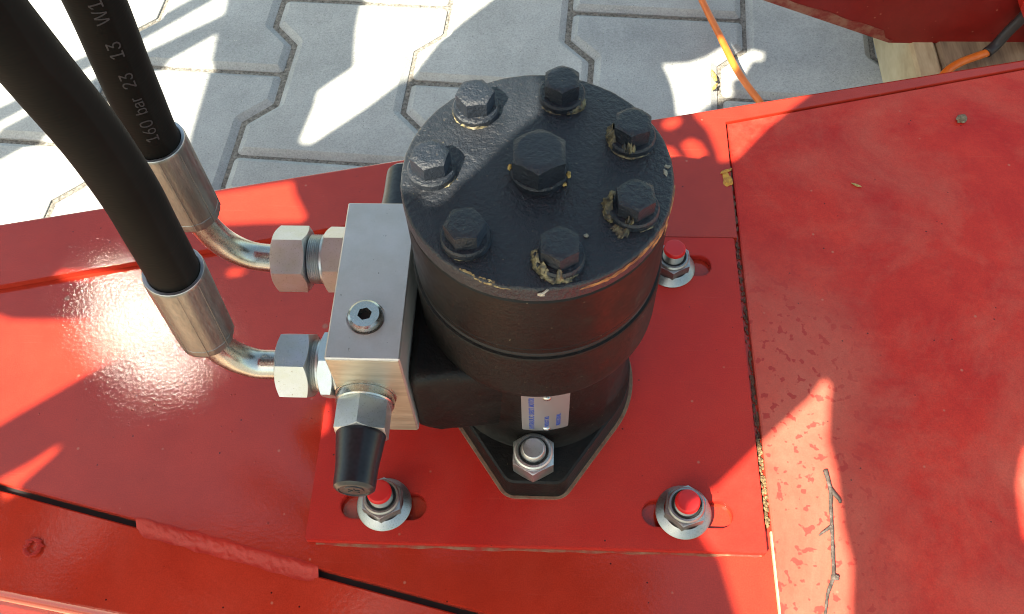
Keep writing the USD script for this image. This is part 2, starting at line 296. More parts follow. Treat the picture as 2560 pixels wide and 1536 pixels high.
GRIME = rough_mat('brown_grime', [(.35, (.06, .03, .02)), (.6, (.16, .08, .05))], 300.0, .85)
DUSTLINE = rough_mat('dusty_edge', [(.40, (.34, .030, .018)), (.52, (.28, .10, .055)), (.70, (.32, .20, .12))], 90.0, .85)
SUNLIT_EDGE = rough_mat('painted_sunlit_edge', [(.35, (.36, .20, .12)), (.6, (.50, .38, .24))], 200.0, .8)
WOOD = rough_mat('weathered_wood', [(.32, (.13, .09, .06)), (.5, (.24, .17, .11)), (.68, (.34, .26, .17))], 30.0, .8, .7, .0008, 7.0, (4, .35, 1))
WOOD_L = rough_mat('pale_wood', [(.32, (.30, .22, .13)), (.5, (.44, .35, .22)), (.68, (.54, .45, .30))], 26.0, .75, .4, .0006, 6.0, (3, .5, 1))
WOOD_S = rough_mat('raw_pine_plank', [(.32, (.42, .27, .17)), (.5, (.55, .38, .25)), (.68, (.62, .46, .31))], 20.0, .75, .4, .0006, 6.0, (.4, 4, 1))
TWIG = rough_mat('twig_bark', [(.35, (.03, .02, .016)), (.55, (.075, .055, .045)), (.7, (.17, .14, .12))], 500.0, .75, .8)
HUSK = rough_mat('dry_husk', [(.35, (.20, .12, .03)), (.55, (.46, .32, .10)), (.7, (.60, .48, .20))], 500.0, .7, .6)
LEAF = rough_mat('yellow_leaf', [(.35, (.36, .13, .02)), (.6, (.62, .30, .03))], 400.0, .6, .5)
STONE = rough_mat('small_stone', [(.35, (.10, .07, .04)), (.6, (.22, .16, .10))], 600.0, .8)
ORANGE = mat('orange_cable_sheath', {'g': ('geometry', {}), 'n': ('noise_texture', {'scale': 80.0, 'detail': 4.0}), 'r': ('rgb_ramp', ramp((.35, (.62, .13, .012)), (.7, (.72, .18, .025)))), 'p': ('principled_bsdf', {'roughness': .38})}, [('g.position', 'n.vector'), ('n.fac', 'r.fac'), ('r.color', 'p.base_color')])
CABLE_B = mat('dark_cable_sleeve', {'p': ('principled_bsdf', {'base_color': (.022, .018, .020), 'roughness': .5})}, [])
def concrete(name, base):
    return mat(name, {'g': ('geometry', {}), 'n': ('noise_texture', {'scale': 14.0, 'detail': 9.0, 'roughness': .72}), 'r': ('rgb_ramp', ramp((.35, tuple(x * .84 for x in base)), (.65, tuple(x * 1.10 for x in base)))),
        'f': ('noise_texture', {'scale': 620.0, 'detail': 4.0, 'roughness': .7}), 'fr': ('rgb_ramp', ramp((.28, g3(.72)), (.5, g3(1.0)), (.72, g3(1.22)))), 'm': ('mix_color', {'blend_type': 'multiply', 'fac': 1.0, 'use_clamp_result': False}),
        'v': ('voronoi_texture', {'scale': 210.0}), 'vr': ('rgb_ramp', ramp((.10, g3(1)), (.16, g3(0)))), 'sc': ('separate_color', {}), 'vg': ('math', {'math_type': 'greater_than', 'value2': .72}), 'vm': ('math', {'math_type': 'multiply'}), 's': ('mix_color', {'b': (.42, .41, .38)}),
        'v2': ('voronoi_texture', {'scale': 260.0}), 'v2r': ('rgb_ramp', ramp((.08, g3(.8)), (.13, g3(0)))), 's2c': ('separate_color', {}), 'v2g': ('math', {'math_type': 'greater_than', 'value2': .70}), 'v2m': ('math', {'math_type': 'multiply'}), 's2': ('mix_color', {'b': (.07, .07, .065)}),
        'b': ('bump', {'strength': .5, 'distance': .0007}), 'p': ('principled_bsdf', {'roughness': .82})},
        [('g.position', 'n.vector'), ('n.fac', 'r.fac'), ('g.position', 'f.vector'), ('f.fac', 'fr.fac'), ('r.color', 'm.a'), ('fr.color', 'm.b'), ('g.position', 'v.vector'), ('v.distance', 'vr.fac'), ('v.color', 'sc.color'), ('sc.g', 'vg.value1'), ('vr.color', 'vm.value1'), ('vg.value', 'vm.value2'),
         ('vm.value', 's.fac'), ('m.result', 's.a'), ('g.position', 'v2.vector'), ('v2.distance', 'v2r.fac'), ('v2.color', 's2c.color'), ('s2c.g', 'v2g.value1'), ('v2r.color', 'v2m.value1'), ('v2g.value', 'v2m.value2'), ('v2m.value', 's2.fac'), ('s.result', 's2.a'), ('s2.result', 'p.base_color'), ('f.fac', 'b.height'), ('b.normal', 'p.normal')])
PAVE = [concrete('paver_grey', (.355, .36, .352)), concrete('paver_light_grey', (.385, .387, .375)), concrete('paver_cool_grey', (.33, .338, .337))]
SAND = rough_mat('joint_sand', [(.30, (.05, .047, .042)), (.45, (.16, .148, .13)), (.6, (.27, .25, .22)), (.75, (.38, .36, .32))], 380.0, .95, 1.0, .002)
MIRROR = mat('polished_sheet', {'p': ('principled_bsdf', {'base_color': (.93, .93, .93), 'metallic': 1.0, 'roughness': .085})}, [])

# ---------------------------------------------------------------- ground and paving
ZG = -180.0
def quad_sheet(x0, x1, y0, y1, z, n=2):
    xs, ys = np.linspace(x0, x1, n), np.linspace(y0, y1, n); X, Y = np.meshgrid(xs, ys)
    V = np.c_[X.ravel(), Y.ravel(), np.full(n * n, z)]; F = []
    for i in range(n - 1):
        for j in range(n - 1):
            a = i * n + j; F += [(a, a + 1, a + n + 1), (a, a + n + 1, a + n)]
    return V, np.array(F)
single('ground', quad_sheet(-40000, 40000, -40000, 40000, ZG - 5.0), SAND, None, None, kind='structure', smooth=False, loc=(0, 0, ZG - 5.0))
pav = thing('pavement', kind='structure', loc=(0, 300, ZG - 60))
ax = math.radians(-3.71); ux = np.array([math.cos(ax), math.sin(ax)]); uy = np.array([-math.sin(ax), math.cos(ax)])
W0 = np.array([-254.45, 403.34])                                          # a joint of the wavy line, at mid swing
def paver(cx, cu, seed):
    h, a, b = 100.0, 70.35 + 12, 70.35 - 12
    half = [(a, -h), (a, -62), (b, -38), (b, 38), (a, 62), (a, h)]
    P = [(x, u) for x, u in half] + [(-x, -u) for x, u in half]
    g = Polygon(P).buffer(-2.5, join_style=2).buffer(-5).buffer(5, quad_segs=5)
    m = ringslab(g, -30, 0, 6.0, step=9)
    v, f = m; r = random.Random(seed)
    tx, ty, dz, rt = r.uniform(-.006, .006), r.uniform(-.006, .006), r.uniform(-.9, .9), r.uniform(-.006, .006)
    v[:, 2] += v[:, 0] * tx + v[:, 1] * ty + dz; v[:, :2] = v[:, :2] @ rotz(rt)[:2, :2].T
    v[:, 0] += cx + r.uniform(-.7, .7); v[:, 1] += cu + r.uniform(-.7, .7)
    P2 = W0 + v[:, :1] * ux + v[:, 1:2] * uy
    return np.c_[P2, v[:, 2] + ZG], f
for k in range(-4, 7):
    for n in range(-4, 4):
        cx = (k + .5) * 140.7; cu = n * 200 + (100 if k % 2 == 0 else 0) - 100 + 100
        cu = n * 200 + (0 if k % 2 == 0 else 100)
        p = W0 + cx * ux + cu * uy
        if not (-760 < p[0] < 700 and -330 < p[1] < 760): continue
        part(pav, 'paver', paver(cx, cu, k * 31 + n), PAVE[(k * 7 + n * 3) % 3], smooth=20)
# ---------------------------------------------------------------- machine deck
deck = thing('machine_deck', 'glossy red welded steel deck plate carrying the black motor', 'machine deck', (0, 0, -60))
def ey(x): return 166.0 + .2257 * x                                        # far edge at z = 2
def sy(x): return -63.0 - .2275 * (x + 267)                                # front seam at z = 2
def ry(x): return 121.5 + .236 * x                    # step between edge strip and deck
XL, XR = -460, 520
main_P = [(XL, sy(XL)), (XR, sy(XR)), (XR, ry(XR) + 1), (XL, ry(XL) + 1)]
slot_d = lambda sx, yy: LineString([(sx[0], yy), (sx[1], yy)]).buffer(6.6, quad_segs=8)
slots = [slot_d((-87, -58.6), -71), slot_d((58, 88), -71), slot_d((58, 88), 71), slot_d((-87, -58.6), 71)]
def grid_plate(P, z0, z1, holes=(), bev=.6):
    m = slab(Polygon(P), z0, z1, bev)
    return m
main_g = Polygon(main_P)
part(deck, 'top_sheet', slab(main_g, -4, 2, .8), RED_L)
stripP = [(XL, ry(XL)), (-52, ry(-52)), (-52, 90.3), (110.7, 90.3), (111.2, 176.6), (XR, 176.6 + .2535 * (XR - 111.9)), (XR, ey(XR) - 4), (XL, ey(XL) - 4)]
part(deck, 'edge_strip', slab(Polygon(stripP), 2.2, 6, .3), RED_L)
part(deck, 'step_weld', join(*[lump((x, ry(x) - .2 , 2.3), (6.5, 1.2, 1.1), i, 2, .25) for i, x in enumerate(range(-106, -52, 6))]), RED_L, smooth=True)
part(deck, 'rounded_edge', tube([(XL, ey(XL) - 4.6, 3.2), (XR, ey(XR) - 4.6, 3.2)], 2.8, 16), RED_L)
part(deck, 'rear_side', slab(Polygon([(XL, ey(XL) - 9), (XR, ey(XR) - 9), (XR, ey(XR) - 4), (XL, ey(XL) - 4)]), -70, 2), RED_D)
# front sheet below the seam, falling slightly towards the viewer, with a rolled front edge
def fy(x): return -111.0 - .15 * (x + 258)
def fsheet():
    V, F = [], []
    xs = np.linspace(XL, XR, 60)
    for x in xs:
        y0, y1 = sy(x) - 3.0, fy(x) + 1.0 - max(0, (x + 150) * .13)
        a = [(x, y0, -6.0), (x, y0 - .2, -1.6), (x, y0 - .9, -1.0)] + [(x, y0 + (y1 - y0) * t, -1.0 - 6.5 * t) for t in (.25, .5, .75, 1)]
        yc, zc = y1 - .8, -13.5
        a += [(x, yc - 6 * math.sin(t), zc + 6 * math.cos(t)) for t in np.linspace(.15, 1.6, 7)] + [(x, yc - 6, -60)]
        V += a
    k = len(a)
    for i in range(len(xs) - 1):
        for j in range(k - 1):
            p = i * k + j; F += [(p, p + 1, p + k + 1), (p, p + k + 1, p + k)]
    return np.array(V), np.array(F)
part(deck, 'front_sheet', fsheet(), RED_L, smooth=40)
part(deck, 'seam_gap', slab(Polygon([(XL, sy(XL) - 3.2), (XR, sy(XR) - 3.2), (XR, sy(XR) + 4), (XL, sy(XL) + 4)]), -12, -4.2), DARK)
def seam_fill(x0, x1):
    """a painted-over weld: a fillet from the top sheet down to the front sheet with an uneven, rippled crown"""
    xs = np.arange(x0, x1, .8); ts = np.linspace(0, 1, 15); V, F = [], []
    for x in xs:
        e = min(1, (x - x0) / 5, (x1 - x) / 5); wob = meshkit.noise(np.array([x * .16, 3, 1.]), 2) - .5
        for t in ts:
            y = sy(x) + (1.6 + wob * 1.2) * (.4 + .6 * e) - t * (8.5 + 2.5 * wob) * (.55 + .45 * e); k = t * t * (3 - 2 * t)
            z = 2.06 + (-1.28 - 2.06) * k - .06 * 0
            n = meshkit.fbm(np.array([x * .32, y * .5, 0.]), 3, 5); rip = .5 + .5 * math.sin(x * 1.5 + 2.5 * wob + (t - .5) ** 2 * 9)
            z += math.sin(math.pi * t) ** .8 * (.03 + 1.5 * max(0, n - .40) + .12 * rip) * (.3 + .7 * e)
            if y < sy(x) - 3.0: z = max(z, -1.02 - 6.5 * (sy(x) - 3.0 - y) / 45 + (.03 if t < 1 else -.3))
            V.append((x, y, z))
    n = len(ts)
    for i in range(len(xs) - 1):
        for k in range(n - 1): p = i * n + k; F += [(p, p + 1, p + n + 1), (p, p + n + 1, p + n)]
    return np.array(V), np.array(F)
part(deck, 'weld_bead', seam_fill(-194, -101), RED_W, smooth=True)
part(deck, 'weld_bead', seam_fill(-15, 60), RED_W, smooth=True)
part(deck, 'weld_spatter', join(*[lump((rng.gauss(-150, 55), rng.gauss(0, 40), 2), (s := rng.uniform(.25, .6), s, s * .7), i, 1, .2) for i in range(60)]), RED_L, smooth=True, kind='stuff')
ring = []
for i in range(26):
    a = i / 26 * 2 * math.pi; ring.append(lump((-243.5 + 3.4 * math.cos(a) + rng.uniform(-.5, .5), -93.5 + 3.8 * math.sin(a) + rng.uniform(-.5, .5), -3.0), (rng.uniform(.8, 1.6), rng.uniform(.5, 1.0), .22), i, 2, .3))
part(deck, 'ground_off_weld', join(*ring), RED_W, smooth=True)
cov = Polygon([(112.5, -300), (112.5, 176), (XR, 176 + .2535 * (XR - 112.5)), (XR, -300)])
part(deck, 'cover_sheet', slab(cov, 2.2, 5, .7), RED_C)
part(deck, 'cover_edge', slab(Polygon([(111.7, -300), (112.5, -300), (112.5, -78), (111.7, -78)]), 2.2, 4.3), SUNLIT_EDGE)  # pale strip: sunlight caught by this edge, put into the colour
# grime lying in the joint between plate and cover
gl = []
for i in range(150):
    y = rng.uniform(-76, -30); s = rng.uniform(.4, 1.0); gl.append(lump((111.0 + rng.uniform(-1.2, 1.2) * .9, y, 2.2 + rng.uniform(0, 1.6)), (s, s * rng.uniform(.8, 1.5), s * .9), i, 1, .5))
single('joint_grime', join(*gl), SANDY, 'crumbly yellowish dirt packed in the gap beside the lower right of the mounting plate', 'dirt', kind='stuff')
gl = []
for i in range(170):
    y = rng.uniform(-30, 172); s = rng.uniform(.3, .75); gl.append(lump((111.3 + rng.uniform(-.9, .9), y, (2.2 if y < 91 else 3.6) + rng.uniform(0, .6)), (s, s * 2.2, s * .6), i, 1, .4))
part(deck, 'joint_dust', join(*gl), GRIME, kind='stuff')
# ---------------------------------------------------------------- mounting plate with its bolts
plate = thing('mounting_plate', 'red slotted square plate bolted under the black motor', 'mounting plate', (0, 0, 2))
pg = Polygon([(-108.6, -88.9), (109, -88.9), (109, 90.2), (-108.6, 90.2)]).buffer(-1.5).buffer(1.5)
for s in slots: pg = pg.difference(s)
part(plate, 'plate', slab(pg, 2.3, 6, .5), RED_P)
part(plate, 'dust_line', ringslab(Polygon([(-104, -89.6)] + [(x, -89.6 - .9 * meshkit.noise(np.array([x * .11, 1, 2.]), 3)) for x in range(-100, 106, 3)] + [(107, -89.5), (107, -88.8), (-104, -88.8)]), 2.01, 2.14, .05), DUSTLINE)
def flange_nut(x, y, ang, tip, tipmat):
    d = lathe([(13.0, 6.1), (13.3, 6.7), (12.6, 7.6), (9.6, 10.0)], 56)
    hx = hexnut(18, 9, rot=ang, both=False).translate((0, 0, 7.2))
    col = lathe([(8.7, 15.6), (8.7, 17.2), (8.1, 18.1), (7.2, 18.2), (6.6, 17.7), (6.3, 17.0)], 48)
    p = part(plate, 'flange_nut', xf(join(d, hx, col), None, (x, y, 0)), NUT_Z, smooth=30)
    part(p, 'nylon_ring', xf(lathe([(7.1, 17.5), (6.0, 17.9), (5.7, 16.8)], 40), None, (x, y, 0)), DARK)
    st = [(5.8, 10.0)]
    z = 17.0
    while z < tip - 2.4: st += [(5.8, z), (5.35, z + .45), (5.8, z + .9)]; z += .9
    part(p, 'bolt_thread', xf(lathe(st + [(5.7, tip - 2.0)], 40), None, (x, y, 0)), THREAD)
    part(p, 'bolt_tip', xf(lathe([(5.85, tip - 2.6), (5.75, tip - 1.2), (5.2, tip - .3), (4.4, tip), (0, tip + .1)], 40), None, (x, y, 0)), tipmat)
flange_nut(-72.4, -70.5, .52, 26, RED_BOLT); flange_nut(71, -70.5, .35, 23.5, RED_BOLT); flange_nut(72.2, 69.2, .52, 26, RED_BOLT); flange_nut(-72.4, 70, .2, 25, RED_BOLT)

# ---------------------------------------------------------------- hydraulic motor
H = 171.8
mot = thing('hydraulic_motor', 'black cylindrical hydraulic orbit motor with seven bolts round its cap', 'hydraulic motor', (0, 0, 6))
n_ = 160
def rough_edge(m, r0, amp, seed):
    v, f = m; d = meshkit.noise(v * .35 + 5, seed) - .5; e = meshkit.noise(v * 1.1, seed + 3) - .5
    rr = np.hypot(v[:, 0], v[:, 1]); k = (rr > r0); v = v.copy(); s = 1 + (amp * d + amp * .5 * e) / np.maximum(rr, 1) * k; v[:, 0] *= s; v[:, 1] *= s
    return v, f
cap_m = rough_edge(lathe([(49.2, 163.7), (50.1, 164.3)] + [(50.1, 167)] + rim(50.1, H, 1.3, 5) + [(46, H + .02), (43, H), (38, H + .04), (32, H), (25, H + .03), (18, H), (9, H), (0, H)], 220), 47, .35, 3)
part(mot, 'end_cap', cap_m, BLK_TOP, smooth=30)
part(mot, 'cap_joint', lathe([(48.6, 162.9), (49.3, 163.3), (48.6, 163.8)], n_), DARK)
part(mot, 'gear_ring', lathe([(49.0, 124.6), (49.85, 125.2), (50.0, 128.4), (49.8, 128.6), (50.0, 128.8), (50.0, 162.4), (49.4, 163.2)], n_), BLK_SIDE, smooth=25)
part(mot, 'seal_ring', lathe([(48.6, 121.0), (49.6, 122.2), (49.6, 124.0), (48.8, 124.9)], n_), DARK)
body = lathe([(48.8, 122.4), (50.6, 121.9), (51.1, 120.9), (51.1, 95), (50.9, 91), (49.6, 86.5), (47.0, 82.2), (44.6, 79.4), (43.4, 76), (43.2, 70), (43.2, 33), (43.6, 28), (44.6, 24.2), (46.3, 21.1)], n_)
part(mot, 'housing', body, BLK_CAST, smooth=40)
b0 = Manifold.hull_points(np.array([(-53, y, z) for y in (-45, 27) for z in (44, 92)] + [(-50, y, z) for y in (-47, 29) for z in (42, 94)] + [(0, -36, 36), (0, 28, 36), (-8, -40, 88), (-8, 34, 88), (-20, -40, 36), (-20, 34, 36)], float))
b0 = b0.refine_to_length(6); bv, bf = arr(b0)
tm = trimesh.Trimesh(bv, bf, process=True); trimesh.smoothing.filter_taubin(tm, iterations=8)
part(mot, 'port_boss', tm, BLK_CAST, smooth=60)
fl = unary_union([Point(0, 0).buffer(46.5, quad_segs=24), Polygon([(-13, -63.2), (13, -63.2), (13, 63.2), (-13, 63.2)])]).convex_hull.buffer(-7).buffer(7, quad_segs=8)
fm = ringslab(fl, 6.2, 21, 1.1, step=3)
v, f = fm; k = v[:, 2] < 8; v[k, :2] *= 1.018
part(mot, 'mounting_flange', (v, f), BLK_CAST, smooth=50)
part(mot, 'flange_grime', ringslab(fl.buffer(2.6), 6.02, 6.25, .2, step=4), rough_mat('flange_edge_grime', [(.3, (.16, .05, .03)), (.6, (.20, .13, .08))], 150.0, .9))
for sgn in (-1, 1):
    lx, ly = -.8, sgn * 52.2
    p = part(mot, 'flange_nut', xf(join(hexnut(19, 10.5, rot=math.pi / 6 + .0, both=True).translate((0, 0, 21.2)), lathe([(9.2, 31.2), (9.0, 33.4), (8.4, 34.2), (7.4, 34.4), (6.9, 33.8), (6.7, 33)], 48)), None, (lx, ly, 0)), ZINC, smooth=30)
    part(p, 'nylon_ring', xf(lathe([(7.4, 33.4), (6.2, 33.8), (5.6, 32.6)], 40), None, (lx, ly, 0)), DARK)
    part(p, 'bolt_end', xf(lathe([(5.9, 30), (5.9, 35.6), (5.0, 37.2), (4.6, 37.4), (0, 37.5)], 40), None, (lx, ly, 0)), ZINC)
# cap bolts
def cap_bolt(x, y, ang, af=12.8, hh=7.3, wr=8.9, wh=3.4, name='cap_bolt', tilt=0.0):
    w = lathe([(wr, H - .2), (wr + .1, H + wh - .9), (wr - .5, H + wh), (af * .5, H + wh + .1)], 40)
    hx = hexnut(af, hh, rot=ang, both=False, k=2.0)
    hv, hf = arr(hx.refine_to_length(1.8)); hv = hv + (meshkit.noise(hv * .9 + x, 5)[:, None] - .5) * .25
    hv[:, 2] += H + wh - .1
    m = join(w, (hv, hf)); m = (m[0] + np.array([x, y, 0]), m[1])
    return part(mot, name, m, BLK_BOLT, smooth=28)
bolts = []
for k in range(7):
    a = math.radians(128.4) - k * 2 * math.pi / 7
    bx, by = 38.55 * math.cos(a), 38.55 * math.sin(a)
    bolts.append((bx, by, cap_bolt(bx, by, [.15, .52, .40, .62, .55, .12, .30][k])))
cap_bolt(0.8, 0.4, math.pi / 6, 18.6, 10.0, 10.6, 3.2, 'centre_plug')
def smear(cx, cy, r, a0, a1, z0, z1, t, seed):
    """ragged patch of old putty clinging round a bolt"""
    V, F, n, q = [], [], 22, 6
    A = np.radians(np.linspace(a0, a1, n)); N_ = lambda *k: float(meshkit.noise(np.array(k, float), seed))
    for i, a in enumerate(A):
        e = math.sin(math.pi * i / (n - 1)) ** .45; top = H + z0 + (z1 - z0) * e * (.35 + .8 * N_(i * .5, 1, seed)); bot = H + z0 - .1
        for k, u in enumerate(np.linspace(0, 1, q)):
            z = bot + (top - bot) * u; rr = r + (t * math.sin(math.pi * min(1, u * .8 + .2)) * (.3 + 1.4 * N_(i * .7, k * .9, seed)) if 0 < i < n - 1 else 0) + (1 - u) ** 2 * t * .8 * e - u * .35
            V.append((cx + rr * math.cos(a), cy + rr * math.sin(a), z))
    for i in range(n - 1):
        for k in range(q - 1): p = i * q + k; F += [(p, p + q, p + q + 1), (p, p + q + 1, p + 1)]
    return np.array(V), np.array(F)
def residue(i, lst):
    bx, by, pth = bolts[i]
    for q, (a0, a1, r, z0, z1, t) in enumerate(lst): part(pth, 'putty_smear', smear(bx, by, r, a0, a1, z0, z1, t, i * 11 + q), PUTTY, smooth=60)
residue(1, [(-80, -5, 8.2, 0, 4.6, 1.3), (-150, -90, 8.4, 0, 1.4, .6)])
residue(2, [(145, 220, 7.6, 1.0, 9.5, 1.3), (-125, -80, 7.6, 2.4, 7.0, .9), (-170, -40, 8.4, 0, 1.3, .7)])
residue(3, [(125, 215, 8.3, 0, 7.4, 2.0), (-140, -100, 8.4, 0, 2.2, 2.4), (-118, -92, 7.3, 3.0, 7.0, .8), (-80, -30, 8.4, 0, 1.0, .7)])
residue(4, [(160, 255, 7.9, .4, 7.0, 1.3), (-135, -60, 8.2, 0, 5.2, 1.3), (-80, -40, 8.3, 0, 2.2, .7)])
residue(0, [(-130, -55, 8.3, 0, 3.0, .8), (170, 230, 8.4, 0, 1.6, .6)])
residue(6, [(-60, -10, 8.4, 0, 1.0, .6)])
residue(5, [(-140, -60, 8.4, 0, .8, .5)])
CRUMB = rough_mat('grey_crumb', [(.3, (.14, .13, .10)), (.6, (.30, .28, .21))], 500.0)
for q in [(-9.8, .2, 3, .7, .6, 1.7), (11.4, -2.2, 2.4, .9, .8, 1.3), (10.2, -5.5, .8, .7, .7, .6)]: part(mot, 'orange_crumb', lump((q[0], q[1], H + q[2]), q[3:], int(q[2] * 9), 2, .5), HUSK, smooth=50)
for q in [(17.8, -27.6, .3, .8, .7, .5), (28.5, 21.5, .2, .6, .6, .4), (47.6, 4, -.3, 1.2, 1, .6), (46.8, 1.2, -.2, .9, 1.5, .5)]: part(mot, 'grey_crumb', lump((q[0], q[1], H + q[2]), q[3:], int(q[0]), 2, .5), CRUMB, smooth=50)
def rim_chip(a0, a1, zc, w, seed, r=50.15, t=.25):
    V, F = [], []; n = 26
    A = np.radians(np.linspace(a0, a1, n))
    for i, a in enumerate(A):
        u = i / (n - 1); e = math.sin(math.pi * u) ** .5
        top = zc + w * e * (.35 + .9 * meshkit.noise(np.array([i * .45, 0, seed]), seed)); bot = zc - w * e * (.35 + .9 * meshkit.noise(np.array([i * .5, 7, seed]), seed))
        for z in np.linspace(bot, top, 4):
            rr = r + t * math.sin(math.pi * (z - bot + 1e-6) / (top - bot + 2e-6)) if top > bot else r
            if z > H - 1.2: rr -= (z - H + 1.2) * .9; z = min(z, H + .12)
            V.append((rr * math.cos(a), rr * math.sin(a), z))
    for i in range(n - 1):
        for j in range(3): p = i * 4 + j; F += [(p, p + 4, p + 5), (p, p + 5, p + 1)]
    return np.array(V), np.array(F)
CHIP = rough_mat('chipped_primer', [(.36, (.06, .04, .02)), (.5, (.24, .16, .06)), (.68, (.42, .33, .16))], 380.0, .6, .5)
RUSTY = rough_mat('ochre_scrape', [(.36, (.05, .025, .012)), (.52, (.24, .10, .03)), (.7, (.42, .24, .07))], 260.0, .6, .5)
for q in [(-115, -104, H - .6, 1.0), (-122, -114, H - .3, .7), (-106, -99, H - 1.0, .8)]: part(mot, 'paint_chip', rim_chip(*q, int(-q[0])), CHIP, smooth=50)
for q in [(-72, -50, 168.6, 1.2), (-58, -38, 169.3, 1.3), (-46, -24, 170.2, 1.2), (-36, -20, 166.8, 1.7), (-30, -12, 169, 1.2), (-22, -17, 162, 2.8), (-20, -4, 170.6, .8)]: part(mot, 'ochre_scrape', rim_chip(*q, int(-q[0])), RUSTY, smooth=50)
part(mot, 'curled_flake', tube(catmull([(4.8, -49.6, H - .5), (3.2, -51.0, H - .8), (1.6, -50.8, H - 1.8), (2.2, -50.6, H - 2.6), (3.6, -50.9, H - 2.0)], 6), .45, 8), rough_mat('pale_flake', [(.3, (.25, .22, .17)), (.6, (.45, .41, .33))], 500.0), smooth=True)
# label on the neck
def bend(m, r, ang0, z0):
    """flat (x along the circumference, y up) wrapped on a cylinder of radius r round z"""
    v, f = arr(m); a = ang0 + v[:, 0] / r; rr = r + v[:, 2]
    return np.c_[rr * np.cos(a), rr * np.sin(a), z0 + v[:, 1]], f
LA = math.radians(-90) + 4.6 / 43.4
lab = Manifold.extrude(poly_cs(Polygon([(-10.8, -18.5), (10.8, -18.5), (10.8, 18), (-10.8, 18)]).buffer(-1).buffer(1)), .25).refine_to_length(1.5)
lp = part(mot, 'rating_label', bend(lab, 43.3, LA, 56), ALU, smooth=50)
def vtext(s, h, x, y, bold=False):
    m = meshkit.text_mesh(s, h, .08, bold); v, f = arr(m); v = np.c_[-v[:, 1] + x, v[:, 0] + y, v[:, 2]]
    return v, f
for s, h, x, y, b in [('HYDRAULIC ORBIT MOTOR', 2.3, -5.2, -16.8, True), ('PRODUCT NO.', 1.9, 1.5, -15.5, True), ('PRODUCTION NO.', 1.9, 6.9, -14.5, True)]:
    m = vtext(s, h, x, y, b)
    if s.startswith('HYD'):
        L_ = m[0][:, 1].max() - m[0][:, 1].min(); m[0][:, 1] = -16.5 + (m[0][:, 1] + 16.8) * 32.5 / L_
    else:
        L_ = m[0][:, 1].max() - m[0][:, 1].min(); m[0][:, 1] = y + (m[0][:, 1] - y) * 12.5 / L_
    part(lp, 'label_print', bend(m, 43.58, LA, 56), BLUE, smooth=False)
for zz in (72.0, 39.5): part(lp, 'rivet', lump((43.5 * math.cos(LA + .01), 43.5 * math.sin(LA + .01), zz), (1.9, 1.2, 1.6), 1, 2, .02), ZINC_BRIGHT, smooth=True)

# ---------------------------------------------------------------- valve block beside the motor
vb = thing('valve_block', 'grey milled steel valve block with black capped cartridges beside the motor', 'valve block', (-68, -10, 46))
bx0, bx1, by0, by1, bz0, bz1 = -83.3, -53.2, -48.6, 28.8, 46.0, 115.0
def rbox(x0, x1, y0, y1, z0, z1, c):
    P = []
    for sx, sy_, sz in np.ndindex(2, 2, 2):
        for ax_ in range(3):
            q = [x1 - c if sx else x0 + c, y1 - c if sy_ else y0 + c, z1 - c if sz else z0 + c]
            q[ax_] = [(x0, x1)[sx], (y0, y1)[sy_], (z0, z1)[sz]][ax_]; P.append(q)
    return Manifold.hull_points(np.array(P, float))
blk = rbox(bx0, bx1, by0 + .15, by1, bz0, bz1, .55)
PX, PY = -68.8, -29.4
blk = blk - Manifold.cylinder(4, 7.9, 7.9, 48).translate((PX, PY, bz1 - 1.2))
part(vb, 'block_body', blk, BLOCK, smooth=False)
part(vb, 'front_face', rbox(bx0 + .6, bx1 - .6, by0 - .1, by0 + .3, bz0 + .6, bz1 - .6, .1), BLOCK_F, smooth=False)
plug = Manifold.revolve(CrossSection([[(0, -2), (7.2, -2), (7.2, 1.6), (6.9, 2.6), (5.9, 3.2), (0, 3.2)]]), 64) - hexnut(5.2, 6, rot=.3, both=False).translate((0, 0, -1.0))
part(vb, 'hex_socket_plug', xf(plug, None, (PX, PY, bz1)), ZINC_BRIGHT, smooth=30)
part(vb, 'plug_socket_floor', xf(lathe([(3.1, .1), (0, .1)], 24), None, (PX, PY, bz1)), DARK)
def cartridge(x, y, z, sgn, k=1.0):
    """screwed-in relief valve along -y (sgn -1) or +y: collar, hexagon, black plastic cap"""
    F_ = frame((0, sgn, 0)); t = (x, y, z)
    c = part(vb, 'cartridge', xf(lathe([(12.9, 0), (12.9, .8), (12.2, 1.0), (12.1, 2.0), (12.5, 2.2), (12.4, 4.4), (12.0, 5.0), (10.5, 5.0)], 64), F_, t), ZINC_BRIGHT, smooth=30)
    hx = hexnut(21.0, 14.0, rot=math.pi / 6, both=False).translate((0, 0, 4.6))
    part(c, 'hexagon', xf(hx, F_, t), ZINC, smooth=30)
    part(vb, 'black_cap', xf(lathe([(r, 17.6 + (z_ - 17.6) * k) for r, z_ in [(10.0, 17.6), (10.4, 18.6), (10.2, 20), (9.4, 27), (8.9, 31), (8.7, 34), (8.6, 39.5), (8.4, 41.4), (7.2, 42.4), (6.3, 42.6), (6.1, 42.2), (4.2, 42.2), (4.0, 42.6), (0, 42.7)]], 64), F_, t), PLASTIC, smooth=30)
    emb = join(*[xf(rbox(-2.6, 2.6, -.35, .35, 17.6 + 24.9 * k, 17.6 + 25.35 * k, .1), F_ @ rotz(a), t) for a in (.4, 1.4, 2.5)])
    part(vb, 'cap_emblem', emb, PLASTIC)
cartridge(-71.5, by0, 83, -1)
cartridge(-65.5, by1 - 17, 88, 1, 1.55)
NZ = 85.0; N1Y, N2Y = 18.6, -36.2
